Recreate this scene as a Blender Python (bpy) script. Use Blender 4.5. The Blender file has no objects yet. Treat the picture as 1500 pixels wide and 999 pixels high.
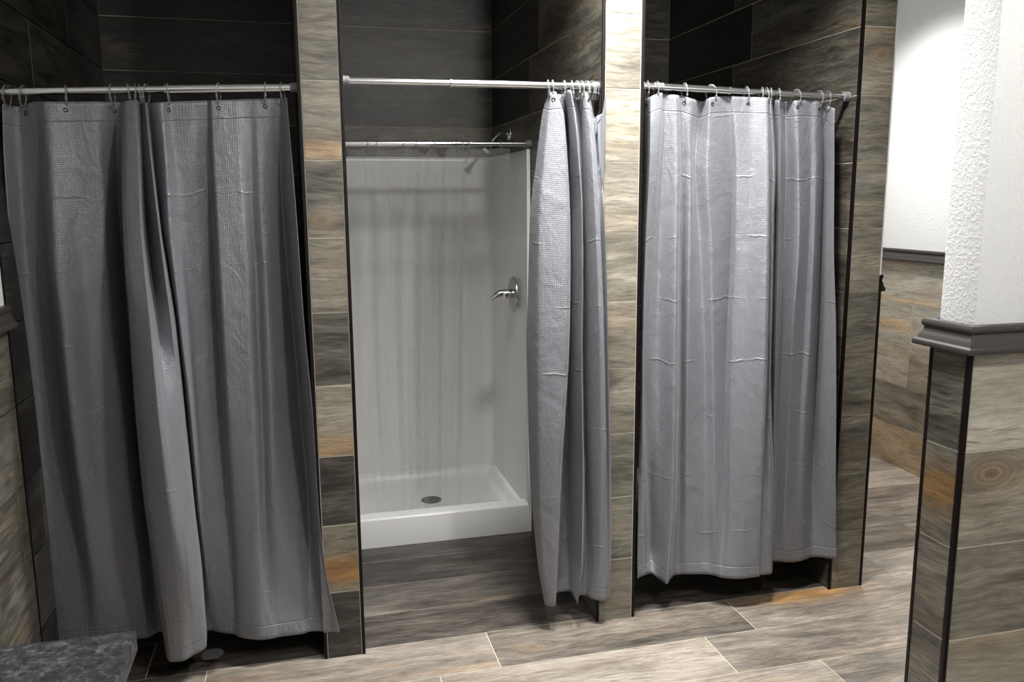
import bpy, bmesh, math, random
import numpy as np
from mathutils import Vector, Matrix
random.seed(7)
SC = bpy.context.scene
COL = SC.collection

# ------------------------------------------------------------------ camera
CAM = np.array([0.3467, -2.6642, 1.5234])
YAW, PITCH, ROLL = [math.radians(a) for a in (-14.3033, -9.6566, -0.4113)]
FPX = 1220.22
FW = np.array([math.sin(-YAW)*math.cos(PITCH), math.cos(YAW)*math.cos(PITCH), math.sin(PITCH)])
_r = np.array([math.cos(YAW), math.sin(YAW), 0.0]); _u = np.cross(_r, FW)
RT = _r*math.cos(ROLL) + _u*math.sin(ROLL)
UP = -_r*math.sin(ROLL) + _u*math.cos(ROLL)
cd = bpy.data.cameras.new('camera'); cam = bpy.data.objects.new('camera', cd); COL.objects.link(cam)
cd.sensor_width = 36.0; cd.lens = 36.0*FPX/1500.0; cd.clip_start = 0.02
cam.matrix_world = Matrix(((RT[0], UP[0], -FW[0], CAM[0]), (RT[1], UP[1], -FW[1], CAM[1]),
                           (RT[2], UP[2], -FW[2], CAM[2]), (0, 0, 0, 1)))
SC.camera = cam

def on(px, py, axis, val):          # the point of the room seen at a pixel, on a plane x/y/z = val
    d = FW + RT*(px-750)/FPX - UP*(py-499.5)/FPX
    return CAM + d*((val-CAM[axis])/d[axis])

# ------------------------------------------------------------------ node helpers
def new_mat(name):
    m = bpy.data.materials.new(name); m.use_nodes = True
    nt = m.node_tree; nt.nodes.clear()
    out = nt.nodes.new('ShaderNodeOutputMaterial')
    return m, nt, out
def N(nt, typ, **kw):
    n = nt.nodes.new(typ)
    for k, v in kw.items():
        if k.startswith('i_'):
            n.inputs[k[2:].replace('_', ' ')].default_value = v
        else: setattr(n, k, v)
    return n
def setin(nt, sock, v):
    if isinstance(v, bpy.types.NodeSocket): nt.links.new(v, sock)
    else: sock.default_value = v
def M_(nt, op, a, b=None, c=None, clamp=False):
    n = nt.nodes.new('ShaderNodeMath'); n.operation = op; n.use_clamp = clamp
    setin(nt, n.inputs[0], a)
    if b is not None: setin(nt, n.inputs[1], b)
    if c is not None: setin(nt, n.inputs[2], c)
    return n.outputs[0]
def V_(nt, op, a, b=None, scale=None):
    n = nt.nodes.new('ShaderNodeVectorMath'); n.operation = op
    setin(nt, n.inputs[0], a)
    if b is not None: setin(nt, n.inputs[1], b)
    if scale is not None: setin(nt, n.inputs['Scale'], scale)
    return n.outputs['Value'] if op in ('LENGTH', 'DISTANCE', 'DOT_PRODUCT') else n.outputs[0]
def noise(nt, vec, scale=1.0, detail=4, rough=0.55, dist=0.0):
    n = nt.nodes.new('ShaderNodeTexNoise')
    setin(nt, n.inputs['Vector'], vec); n.inputs['Scale'].default_value = scale
    n.inputs['Detail'].default_value = detail; n.inputs['Roughness'].default_value = rough
    n.inputs['Distortion'].default_value = dist
    return n.outputs['Fac']
def ramp(nt, fac, stops):
    n = nt.nodes.new('ShaderNodeValToRGB'); setin(nt, n.inputs[0], fac)
    e = n.color_ramp.elements
    while len(e) < len(stops): e.new(0.5)
    for el, (p, c) in zip(e, stops): el.position = p; el.color = tuple(c) + (1,) if len(c) == 3 else c
    return n.outputs[0]
def mixc(nt, fac, a, b, typ='MIX'):
    n = nt.nodes.new('ShaderNodeMix'); n.data_type = 'RGBA'; n.blend_type = typ
    setin(nt, n.inputs[0], fac)
    setin(nt, n.inputs[6], a if isinstance(a, bpy.types.NodeSocket) else tuple(a)+(1,))
    setin(nt, n.inputs[7], b if isinstance(b, bpy.types.NodeSocket) else tuple(b)+(1,))
    return n.outputs[2]
def bump(nt, h, strength=0.3, dist=0.002, normal=None):
    n = nt.nodes.new('ShaderNodeBump'); n.inputs['Strength'].default_value = strength
    n.inputs['Distance'].default_value = dist; setin(nt, n.inputs['Height'], h)
    if normal is not None: nt.links.new(normal, n.inputs['Normal'])
    return n.outputs[0]
def pbsdf(nt, out, color, rough=0.5, metal=0.0, normal=None, **kw):
    b = nt.nodes.new('ShaderNodeBsdfPrincipled')
    setin(nt, b.inputs['Base Color'], color if isinstance(color, bpy.types.NodeSocket) else tuple(color)+(1,))
    setin(nt, b.inputs['Roughness'], rough); b.inputs['Metallic'].default_value = metal
    if normal is not None: nt.links.new(normal, b.inputs['Normal'])
    for k, v in kw.items(): setin(nt, b.inputs[k.replace('_', ' ')], v)
    nt.links.new(b.outputs[0], out.inputs[0])
    return b

# ------------------------------------------------------------------ materials
def mat_tile(name, rough=0.42, gain=1.0, warm=0.0):
    m, nt, out = new_mat(name)
    uvn = N(nt, 'ShaderNodeUVMap', uv_map='UVMap').outputs[0]
    ta = N(nt, 'ShaderNodeAttribute', attribute_name='tile').outputs['Vector']
    ka = N(nt, 'ShaderNodeAttribute', attribute_name='knot').outputs['Vector']
    s = N(nt, 'ShaderNodeSeparateXYZ'); nt.links.new(ta, s.inputs[0]); seed, tone, orange = s.outputs
    k = N(nt, 'ShaderNodeSeparateXYZ'); nt.links.new(ka, k.inputs[0]); kstr = M_(nt, 'MAXIMUM', k.outputs[2], 0.0); pstr = M_(nt, 'MAXIMUM', M_(nt, 'MULTIPLY', k.outputs[2], -1.0), 0.0)
    su = N(nt, 'ShaderNodeSeparateXYZ'); nt.links.new(uvn, su.inputs[0])
    du = M_(nt, 'MULTIPLY', M_(nt, 'SUBTRACT', su.outputs[0], k.outputs[0]), 0.55)
    dv = M_(nt, 'SUBTRACT', su.outputs[1], k.outputs[1])
    dk = M_(nt, 'SQRT', M_(nt, 'ADD', M_(nt, 'MULTIPLY', du, du), M_(nt, 'MULTIPLY', dv, dv)))
    infl = M_(nt, 'MULTIPLY', M_(nt, 'EXPONENT', M_(nt, 'MULTIPLY', M_(nt, 'MULTIPLY', dk, dk), -420.0)), kstr)
    off = V_(nt, 'SCALE', (13.7, 7.31, 5.17), scale=seed)
    pv = V_(nt, 'ADD', uvn, off)
    w = noise(nt, V_(nt, 'MULTIPLY', pv, (3.5, 7.0, 1)), 1.0, 3, 0.5)
    wv = M_(nt, 'MULTIPLY', M_(nt, 'SUBTRACT', w, 0.5), 0.060)
    kv = M_(nt, 'MULTIPLY', M_(nt, 'MULTIPLY', dv, infl), -1.1)
    cmb = N(nt, 'ShaderNodeCombineXYZ'); nt.links.new(M_(nt, 'ADD', wv, kv), cmb.inputs[1])
    p = V_(nt, 'ADD', pv, cmb.outputs[0])
    s1 = noise(nt, V_(nt, 'MULTIPLY', p, (3.6, 27, 1)), 1, 10, 0.74, 0.3)
    s2 = noise(nt, V_(nt, 'MULTIPLY', p, (24, 240, 1)), 1, 3, 0.65)
    s3 = noise(nt, V_(nt, 'MULTIPLY', p, (2.0, 8.5, 1)), 1, 7, 0.66, 0.5)
    s4 = noise(nt, V_(nt, 'ADD', V_(nt, 'MULTIPLY', p, (1.1, 8, 1)), (31, 7, 2)), 1, 5, 0.6)
    s5 = noise(nt, V_(nt, 'ADD', V_(nt, 'MULTIPLY', p, (1.0, 9, 1)), (3, 47, 9)), 1, 5, 0.6)
    s6 = noise(nt, V_(nt, 'ADD', V_(nt, 'MULTIPLY', p, (11, 90, 1)), (9, 17, 5)), 1, 5, 0.7)
    t = M_(nt, 'MULTIPLY_ADD', M_(nt, 'SUBTRACT', s1, 0.5), 0.66, tone)
    t = M_(nt, 'MULTIPLY_ADD', M_(nt, 'SUBTRACT', s2, 0.5), 0.28, t)
    t = M_(nt, 'MULTIPLY_ADD', M_(nt, 'SUBTRACT', s3, 0.5), 0.80, t)
    t = M_(nt, 'MULTIPLY_ADD', M_(nt, 'SUBTRACT', s6, 0.5), 0.46, t)
    c = ramp(nt, t, [(0.0, (.011, .010, .0085)), (.15, (.034, .030, .025)), (.33, (.096, .088, .071)), (.52, (.202, .185, .147)),
                     (.75, (.365, .338, .278)), (1.0, (.56, .530, .455))])
    s7 = noise(nt, V_(nt, 'ADD', V_(nt, 'MULTIPLY', p, (12, 190, 1)), (61, 3, 8)), 1, 4, 0.62)
    dk7 = M_(nt, 'MULTIPLY', M_(nt, 'MULTIPLY_ADD', s7, 11.0, -5.9, clamp=True), M_(nt, 'MULTIPLY_ADD', s3, 4.0, -1.6, clamp=True))
    c = mixc(nt, M_(nt, 'MULTIPLY', dk7, 0.85), c, mixc(nt, 1.0, c, (.38, .36, .34), 'MULTIPLY'))
    bm_ = M_(nt, 'MULTIPLY', M_(nt, 'MULTIPLY_ADD', s4, 4.0, -2.05, clamp=True), 0.55)
    c = mixc(nt, bm_, c, mixc(nt, 1.0, c, (.74, .86, .93), 'MULTIPLY'))
    om = M_(nt, 'MULTIPLY_ADD', s5, 5.0, -2.55, clamp=True)
    om2 = M_(nt, 'MULTIPLY', om, M_(nt, 'ADD', orange, 0.10), clamp=True)
    of = M_(nt, 'MULTIPLY_ADD', orange, 1.6, -0.8, clamp=True)
    om3 = M_(nt, 'MAXIMUM', om2, M_(nt, 'MULTIPLY', of, 0.8))
    c = mixc(nt, om3, c, mixc(nt, 1.0, c, (1.55, .93, .40), 'MULTIPLY'))
    # rust coloured patch lying along the grain
    pu = M_(nt, 'MULTIPLY', M_(nt, 'SUBTRACT', su.outputs[0], k.outputs[0]), 0.22)
    pd = M_(nt, 'ADD', M_(nt, 'MULTIPLY', pu, pu), M_(nt, 'MULTIPLY', dv, dv))
    pm = M_(nt, 'MULTIPLY', M_(nt, 'EXPONENT', M_(nt, 'MULTIPLY', pd, -420.0)), M_(nt, 'MULTIPLY_ADD', s1, 3.2, -0.75, clamp=True))
    pm = M_(nt, 'MULTIPLY', pm, M_(nt, 'MULTIPLY', pstr, 1.5), clamp=True)
    c = mixc(nt, pm, c, mixc(nt, 0.15, mixc(nt, 1.0, c, (1.32, .86, .42), 'MULTIPLY'), (.30, .16, .07)))
    # knot with rings
    ring = M_(nt, 'SINE', M_(nt, 'MULTIPLY_ADD', dk, 560.0, M_(nt, 'MULTIPLY', s1, 6.0)))
    rk = M_(nt, 'MULTIPLY', M_(nt, 'EXPONENT', M_(nt, 'MULTIPLY', M_(nt, 'MULTIPLY', dk, dk), -1500.0)), kstr)
    c = mixc(nt, M_(nt, 'MULTIPLY', rk, 0.85, clamp=True), c, (.30, .215, .125))
    c = mixc(nt, M_(nt, 'MULTIPLY', M_(nt, 'MULTIPLY_ADD', ring, 0.5, 0.5), M_(nt, 'MULTIPLY', infl, 0.75), clamp=True), c, (.12, .10, .08))
    core = M_(nt, 'MULTIPLY', M_(nt, 'EXPONENT', M_(nt, 'MULTIPLY', M_(nt, 'MULTIPLY', dk, dk), -16000.0)), kstr)
    c = mixc(nt, M_(nt, 'MULTIPLY', core, 0.8, clamp=True), c, (.07, .045, .03))
    if gain != 1.0 or warm: c = mixc(nt, 1.0, c, (gain*(1+warm), gain*(1-warm*.3), gain*(1+warm*.9)), 'MULTIPLY')
    nb = bump(nt, M_(nt, 'ADD', s2, M_(nt, 'MULTIPLY', s1, 1.5)), 0.25, 0.0015)
    rr = M_(nt, 'MULTIPLY_ADD', s1, 0.22, rough-0.11)
    pbsdf(nt, out, c, rr, 0, nb)
    return m
def mat_plain(name, color, rough=0.5, metal=0.0, bscale=None, bstr=0.2, bdist=0.002, var=0.0, **kw):
    m, nt, out = new_mat(name)
    pos = N(nt, 'ShaderNodeTexCoord').outputs['Object']
    n = noise(nt, pos, 14, 4, 0.6)
    c = mixc(nt, n, [x*(1-var) for x in color], [min(1, x*(1+var)) for x in color])
    nb = None
    if bscale: nb = bump(nt, noise(nt, pos, bscale, 4, 0.6), bstr, bdist)
    pbsdf(nt, out, c, rough, metal, nb, **kw)
    return m
def mat_drywall(name, color=(.68, .685, .68), s=1.0):
    m, nt, out = new_mat(name)
    pos = N(nt, 'ShaderNodeTexCoord').outputs['Object']
    n1 = noise(nt, pos, 105, 3, 0.55, 0.5)
    pl = M_(nt, 'MULTIPLY_ADD', n1, 5.0, -2.2, clamp=True)
    n2 = noise(nt, pos, 260, 2, 0.5)
    h = M_(nt, 'ADD', pl, M_(nt, 'MULTIPLY', n2, 0.3))
    pbsdf(nt, out, color, 0.62, 0, bump(nt, h, 0.34*s, 0.0018))
    return m
def mat_fabric(name):
    m, nt, out = new_mat(name)
    uv = N(nt, 'ShaderNodeUVMap', uv_map='UVMap').outputs[0]
    su = N(nt, 'ShaderNodeSeparateXYZ'); nt.links.new(uv, su.inputs[0])
    cell = 0.0062
    fx = M_(nt, 'ABSOLUTE', M_(nt, 'SINE', M_(nt, 'MULTIPLY', su.outputs[0], math.pi/cell)))
    fy = M_(nt, 'ABSOLUTE', M_(nt, 'SINE', M_(nt, 'MULTIPLY', su.outputs[1], math.pi/cell)))
    pit = M_(nt, 'MULTIPLY', fx, fy)                 # 1 in the middle of every waffle cell
    # packing creases: horizontal ones broken up by noise
    cr = M_(nt, 'ADD', su.outputs[1], M_(nt, 'MULTIPLY', noise(nt, V_(nt, 'MULTIPLY', uv, (5, 1.5, 1)), 1, 3), 0.10))
    crm = M_(nt, 'ABSOLUTE', M_(nt, 'SUBTRACT', M_(nt, 'FRACT', M_(nt, 'DIVIDE', cr, 0.215)), 0.5))
    crl = M_(nt, 'MULTIPLY', M_(nt, 'SUBTRACT', 1.0, M_(nt, 'MULTIPLY', crm, 42.0), clamp=True),
             M_(nt, 'MULTIPLY_ADD', noise(nt, V_(nt, 'MULTIPLY', uv, (7, 6, 1)), 1, 3), 6, -2.9, clamp=True))
    wr = noise(nt, V_(nt, 'MULTIPLY', uv, (7, 3, 1)), 1, 5, 0.62, 0.8)
    wr2 = noise(nt, V_(nt, 'MULTIPLY', uv, (16, 9, 1)), 1, 4, 0.6, 1.5)
    h1 = bump(nt, M_(nt, 'ADD', M_(nt, 'MULTIPLY', wr, 1.0), M_(nt, 'MULTIPLY', wr2, 0.55)), 0.34, 0.022)
    h2 = bump(nt, crl, 0.5, 0.004, h1)
    h3 = bump(nt, pit, 0.45, -0.0012, h2)
    seam = M_(nt, 'SUBTRACT', 1.0, M_(nt, 'MULTIPLY', M_(nt, 'ABSOLUTE', M_(nt, 'SUBTRACT', su.outputs[1], 0.055)), 420), clamp=True)
    hu = N(nt, 'ShaderNodeSeparateXYZ'); nt.links.new(N(nt, 'ShaderNodeUVMap', uv_map='Hem').outputs[0], hu.inputs[0])
    hs = M_(nt, 'SUBTRACT', 1.0, M_(nt, 'MULTIPLY', M_(nt, 'ABSOLUTE', M_(nt, 'SUBTRACT', hu.outputs[1], 0.045)), 330), clamp=True)
    seam = M_(nt, 'MAXIMUM', seam, M_(nt, 'MULTIPLY', hs, .8))
    pk = M_(nt, 'MULTIPLY', noise(nt, V_(nt, 'MULTIPLY', uv, (55, 7, 1)), 1, 3), M_(nt, 'SUBTRACT', 1.0, M_(nt, 'MULTIPLY', hu.outputs[1], 8.5), clamp=True))
    h3 = bump(nt, pk, 0.5, 0.006, h3)
    h4 = bump(nt, seam, 0.6, -0.003, h3)
    c = mixc(nt, pit, (.160, .165, .186), (.108, .112, .129))
    c = mixc(nt, M_(nt, 'MULTIPLY', seam, 0.5), c, (.12, .12, .13))
    b = pbsdf(nt, out, c, 0.40, 0, h4)
    b.inputs['Sheen Weight'].default_value = 0.12
    b.inputs['Specular IOR Level'].default_value = 1.0
    return m
def mat_clear(name, tint=(.93, .94, .95), haze=0.10, rough=0.07, wrinkle=0.0, fmax=0.9):
    m, nt, out = new_mat(name)
    nb = None
    if wrinkle:
        uv = N(nt, 'ShaderNodeUVMap', uv_map='UVMap').outputs[0]
        n1 = noise(nt, V_(nt, 'MULTIPLY', uv, (8, 7, 1)), 1, 3, 0.55, 0.9)
        n2 = noise(nt, V_(nt, 'MULTIPLY', uv, (22, 14, 1)), 1, 3, 0.6, 2.0)
        su = N(nt, 'ShaderNodeSeparateXYZ'); nt.links.new(uv, su.inputs[0])
        fx = M_(nt, 'ABSOLUTE', M_(nt, 'SUBTRACT', M_(nt, 'FRACT', M_(nt, 'DIVIDE', su.outputs[0], 0.17)), 0.5))
        fy = M_(nt, 'ABSOLUTE', M_(nt, 'SUBTRACT', M_(nt, 'FRACT', M_(nt, 'DIVIDE', su.outputs[1], 0.19)), 0.5))
        cr = M_(nt, 'MAXIMUM', M_(nt, 'SUBTRACT', 1.0, M_(nt, 'MULTIPLY', fx, 40), clamp=True),
                M_(nt, 'SUBTRACT', 1.0, M_(nt, 'MULTIPLY', fy, 45), clamp=True))
        h = M_(nt, 'ADD', n1, M_(nt, 'MULTIPLY', n2, 0.22))
        nb = bump(nt, M_(nt, 'ADD', h, M_(nt, 'MULTIPLY', cr, 0.30)), wrinkle, 0.03)
    tr = N(nt, 'ShaderNodeBsdfTransparent'); tr.inputs[0].default_value = tuple(tint)+(1,)
    df = N(nt, 'ShaderNodeBsdfTranslucent'); df.inputs[0].default_value = (.85, .85, .85, 1)
    d2 = N(nt, 'ShaderNodeBsdfDiffuse'); d2.inputs[0].default_value = (.8, .8, .8, 1)
    md = N(nt, 'ShaderNodeMixShader'); md.inputs[0].default_value = 0.5
    nt.links.new(df.outputs[0], md.inputs[1]); nt.links.new(d2.outputs[0], md.inputs[2])
    m1 = N(nt, 'ShaderNodeMixShader'); m1.inputs[0].default_value = haze
    if wrinkle:                       # more plastic is looked through at the folds and in the doubled header
        lw = N(nt, 'ShaderNodeLayerWeight'); lw.inputs[0].default_value = .5
        f2 = M_(nt, 'POWER', lw.outputs['Facing'], 1.6)
        hd = M_(nt, 'LESS_THAN', su.outputs[1], 0.045)
        nt.links.new(M_(nt, 'ADD', M_(nt, 'MULTIPLY_ADD', f2, 0.42, haze), M_(nt, 'MULTIPLY', hd, 0.13), clamp=True), m1.inputs[0])
    nt.links.new(tr.outputs[0], m1.inputs[1]); nt.links.new(md.outputs[0], m1.inputs[2])
    gl = N(nt, 'ShaderNodeBsdfGlossy'); gl.inputs['Roughness'].default_value = rough
    fr = N(nt, 'ShaderNodeFresnel'); fr.inputs[0].default_value = 1.4
    if nb is not None:
        nt.links.new(nb, gl.inputs['Normal']); nt.links.new(nb, fr.inputs['Normal'])
    m2 = N(nt, 'ShaderNodeMixShader'); nt.links.new(M_(nt, 'MINIMUM', M_(nt, 'MULTIPLY', fr.outputs[0], 0.9), fmax), m2.inputs[0])
    nt.links.new(m1.outputs[0], m2.inputs[1]); nt.links.new(gl.outputs[0], m2.inputs[2])
    nt.links.new(m2.outputs[0], out.inputs[0])
    return m
def mat_granite(name):
    m, nt, out = new_mat(name)
    pos = N(nt, 'ShaderNodeTexCoord').outputs['Object']
    a = noise(nt, pos, 60, 6, 0.7, 0.5); b = noise(nt, pos, 190, 3, 0.6)
    f = M_(nt, 'ADD', M_(nt, 'MULTIPLY', a, 0.75), M_(nt, 'MULTIPLY', b, 0.25))
    c = ramp(nt, f, [(.36, (.010, .010, .011)), (.5, (.035, .035, .038)), (.6, (.10, .10, .11)), (.72, (.24, .24, .26))])
    pbsdf(nt, out, c, 0.42)
    return m
def mat_chrome(name, rough=0.12, color=(.82, .83, .85)):
    m, nt, out = new_mat(name)
    pos = N(nt, 'ShaderNodeTexCoord').outputs['Object']
    r = M_(nt, 'MULTIPLY_ADD', noise(nt, pos, 40, 2), 0.06, rough)
    pbsdf(nt, out, color, r, 1.0)
    return m

T_WALL = mat_tile('wood_look_wall_tile')
T_FLOOR = mat_tile('wood_look_floor_tile', 0.40, 1.0, .035)
GROUT = mat_plain('sand_grout', (.52, .485, .41), 0.8, bscale=200, bstr=.2, var=.08)
PAINT = mat_drywall('white_textured_paint')
CEIL = mat_drywall('ceiling_paint', (.78, .78, .77), .6)
BLACK = mat_plain('bronze_black_edge', (.006, .004, .004), 0.4, bscale=60, bstr=.05, var=.1, Specular_IOR_Level=.18)
RAIL = mat_plain('dark_grey_moulding', (.042, .037, .035), 0.45, bscale=90, bstr=.12, var=.08, Specular_IOR_Level=.35)
FAB = mat_fabric('grey_waffle_cloth')
VINYL = mat_clear('clear_vinyl', (1, 1, 1), .06, .07, 0.7, .38)
PLASTIC = mat_clear('clear_ring_plastic', (.88, .89, .90), .20, .07, 0, .95)
CHROME = mat_chrome('polished_chrome')
SATIN = mat_chrome('brushed_steel_tube', .20, (.72, .73, .75))
CAPM = mat_plain('grey_rubber_cap', (.20, .205, .21), 0.45, bscale=200, bstr=.1, var=.05)
GEL = mat_plain('white_gelcoat', (.78, .78, .77), 0.24, bscale=9, bstr=.03, var=.01)
GRAN = mat_granite('speckled_black_granite')
WOODC = mat_plain('dark_cabinet_laminate', (.05, .045, .04), .5, bscale=30, bstr=.1, var=.15)
PLATE = mat_chrome('grey_chrome_plate', .22, (.48, .48, .49))  # chrome greyed so the disc stands out from the white wall
DARK = mat_plain('drain_dark_metal', (.10, .10, .10), .4, 0.8, var=.1)  # dark grey metal shared by the drain and its grate
GROM = mat_plain('dark_grommet_metal', (.05, .05, .055), .35, .9, var=.1)

# ------------------------------------------------------------------ object helpers
def finish(name, me, mats, parent=None, smooth=True):
    for m in (mats if isinstance(mats, (list, tuple)) else [mats]): me.materials.append(m)
    if smooth:
        for p in me.polygons: p.use_smooth = True
    o = bpy.data.objects.new(name, me); COL.objects.link(o)
    if parent is not None: o.parent = parent
    return o
def obj(name, bm, mats, parent=None, smooth=False, loc=None):
    me = bpy.data.meshes.new(name)
    if loc is not None: bmesh.ops.translate(bm, verts=bm.verts, vec=[-c for c in loc])
    bmesh.ops.recalc_face_normals(bm, faces=bm.faces)
    bm.to_mesh(me); bm.free()
    o = finish(name, me, mats, parent, smooth)
    if loc is not None: o.location = loc
    if smooth: me.set_sharp_from_angle(angle=math.radians(40))
    return o
def tag(o, label, cat, group=None, kind=None):
    if label: o['label'] = label
    if cat: o['category'] = cat
    if group: o['group'] = group
    if kind: o['kind'] = kind
    return o
def empty(name, loc=(0, 0, 0)):
    o = bpy.data.objects.new(name, None); COL.objects.link(o); o.location = loc; o.empty_display_size = .05
    return o
def box(bm, x0, x1, y0, y1, z0, z1, bev=0.0):
    r = bmesh.ops.create_cube(bm, size=1.0)
    vs = r['verts']
    for v in vs:
        v.co = Vector(((x0+x1)/2 + v.co.x*(x1-x0), (y0+y1)/2 + v.co.y*(y1-y0), (z0+z1)/2 + v.co.z*(z1-z0)))
    if bev:
        es = list({e for v in vs for e in v.link_edges})
        bmesh.ops.bevel(bm, geom=es, offset=bev, segments=2, profile=.7, affect='EDGES')
def tube(bm, pts, r, seg=16, caps=True, closed=False, rad=None):
    pts = [Vector(p) for p in pts]; n = len(pts); rings = []
    prev = None
    for i, p in enumerate(pts):
        if closed: d = (pts[(i+1) % n]-pts[i-1]).normalized()
        else: d = (pts[min(i+1, n-1)]-pts[max(i-1, 0)]).normalized()
        if prev is None:
            a = Vector((0, 0, 1)) if abs(d.z) < .9 else Vector((1, 0, 0))
            s = d.cross(a).normalized()
        else: s = (prev - d*prev.dot(d)).normalized()
        prev = s; t = d.cross(s)
        rr = rad[i] if rad else r
        rings.append([bm.verts.new(p + (s*math.cos(2*math.pi*k/seg)+t*math.sin(2*math.pi*k/seg))*rr) for k in range(seg)])
    m = n if closed else n-1
    for i in range(m):
        A, B = rings[i], rings[(i+1) % n]
        for k in range(seg): bm.faces.new((A[k], A[(k+1) % seg], B[(k+1) % seg], B[k]))
    if caps and not closed:
        bm.faces.new(rings[0]); bm.faces.new(rings[-1])
def lathe(bm, prof, origin, axis, seg=40):           # prof: (distance along the axis, radius)
    ax = Vector(axis).normalized(); a = Vector((0, 0, 1)) if abs(ax.z) < .9 else Vector((1, 0, 0))
    s = ax.cross(a).normalized(); t = ax.cross(s); o = Vector(origin); rings = []
    for d, r in prof:
        rings.append([bm.verts.new(o+ax*d+(s*math.cos(2*math.pi*k/seg)+t*math.sin(2*math.pi*k/seg))*max(r, 1e-5)) for k in range(seg)])
    for A, B in zip(rings, rings[1:]):
        for k in range(seg): bm.faces.new((A[k], A[(k+1) % seg], B[(k+1) % seg], B[k]))
    bm.faces.new(rings[0]); bm.faces.new(rings[-1])

# ------------------------------------------------------------------ tiled surfaces
H = 0.235; TL = 0.94; G = 0.0028; TH = 0.0014
class Tiles:
    """tile slabs over grout, all of one surface in one mesh; material 0 tile, 1 grout, 2.. extra"""
    def __init__(s): s.bm = bmesh.new(); s.uv = s.bm.loops.layers.uv.new('UVMap'); s.data = []
    def quad(s, vs, mat, data=(0, .5, 0), knot=(0, 0, 0), uvs=None):
        f = s.bm.faces.new([s.bm.verts.new(v) for v in vs]); f.material_index = mat
        if uvs:
            for l, q in zip(f.loops, uvs): l[s.uv].uv = q
        s.data.append((data, knot)); return f
    def slab(s, O, U, V, Nn, u0, u1, v0, v1, data, knot, flush=(0, 0)):
        g = G/2; a0, a1, b0, b1 = u0+(0 if flush[0] else g), u1-(0 if flush[1] else g), v0+g, v1-g
        if a1-a0 < .002 or b1-b0 < .002: return
        e = 0.0009
        P = lambda u, v, h: O+U*u+V*v+Nn*h
        top = [(a0+e, b0+e), (a1-e, b0+e), (a1-e, b1-e), (a0+e, b1-e)]
        bot = [(a0, b0), (a1, b0), (a1, b1), (a0, b1)]
        s.quad([P(u, v, TH) for u, v in top], 0, data, knot, top)
        for i in range(4):
            j = (i+1) % 4
            s.quad([P(*bot[i], 0), P(*bot[j], 0), P(*top[j], TH), P(*top[i], TH)], 0, data, knot, [bot[i], bot[j], top[j], top[i]])
    def field(s, O, U, V, Nn, w, rows, joint, spec=None, h=H, v_off=0.0, length=TL, flush=(0, 0), tone=(.22, .58), seed0=0, vtop=None):
        """rows of tiles; joint(r) gives a u where row r has a joint"""
        O, U, V, Nn = Vector(O), Vector(U), Vector(V), Vector(Nn); spec = spec or {}
        tot = vtop if vtop is not None else rows*h+v_off
        s.quad([O+U*0+V*0, O+U*w, O+U*w+V*tot, O+V*tot], 1)
        for r in range(rows):
            j = joint(r)
            if isinstance(j, (list, tuple)): cuts = [0]+[q for q in j if 0 < q < w]+[w]
            else:
                c0 = math.floor((0-j)/length); cuts = [0]
                while j+(c0+1)*length < w: c0 += 1; cuts += [j+c0*length] if j+c0*length > 0 else []
                cuts.append(w)
            for c in range(len(cuts)-1):
                c0 = 0; u0, u1 = cuts[c], cuts[c+1]
                v0, v1 = max(0, v_off+r*h), min(tot, v_off+(r+1)*h)
                rnd = random.Random(hash((seed0, r, c-c0)) & 0xffffff)
                sd = rnd.random()*20+seed0*.37; tn = rnd.uniform(*tone); og = max(0, rnd.uniform(-.5, .45))
                kn = (0, 0, 0)
                if rnd.random() < .12 and u1-u0 > .3: kn = (rnd.uniform(u0, u1), rnd.uniform(v0+.05, v1-.05), .6)
                sp = spec.get((r, c-c0), spec.get(r))
                if sp:
                    tn = sp[0]; og = sp[1]
                    if len(sp) > 2 and sp[2] is not None: kn = sp[2]
                    if len(sp) > 3: sd = sp[3]
                s.slab(O, U, V, Nn, u0, u1, v0, v1, (sd, tn, og), kn,
                       (flush[0] and u0 <= 1e-6, flush[1] and u1 >= w-1e-6))
    def poly(s, pts, mat): s.quad([Vector(p) for p in pts], mat)
    def build(s, name, mats, parent=None):
        me = bpy.data.meshes.new(name); s.bm.faces.ensure_lookup_table()
        s.bm.to_mesh(me); s.bm.free()
        a = me.attributes.new('tile', 'FLOAT_VECTOR', 'FACE'); b = me.attributes.new('knot', 'FLOAT_VECTOR', 'FACE')
        for i, (d, k) in enumerate(s.data): a.data[i].vector = d; b.data[i].vector = k
        return finish(name, me, mats, parent, False)
def structure(o): o['kind'] = 'structure'; return o

CEILZ = 2.70
XL, XR = -0.47, 3.60
YB = 1.60; YFRONT = -3.7; YEND = 2.3
P1 = (0.370, 0.501); P2 = (1.338, 1.4805); P3 = (2.304, 2.449)
PX, PYF, PYB = 1.806, -1.129, -1.010
RZ0, RZ1 = 5*H-.003, 5*H+.062         # chair rail
NR = 13

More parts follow.
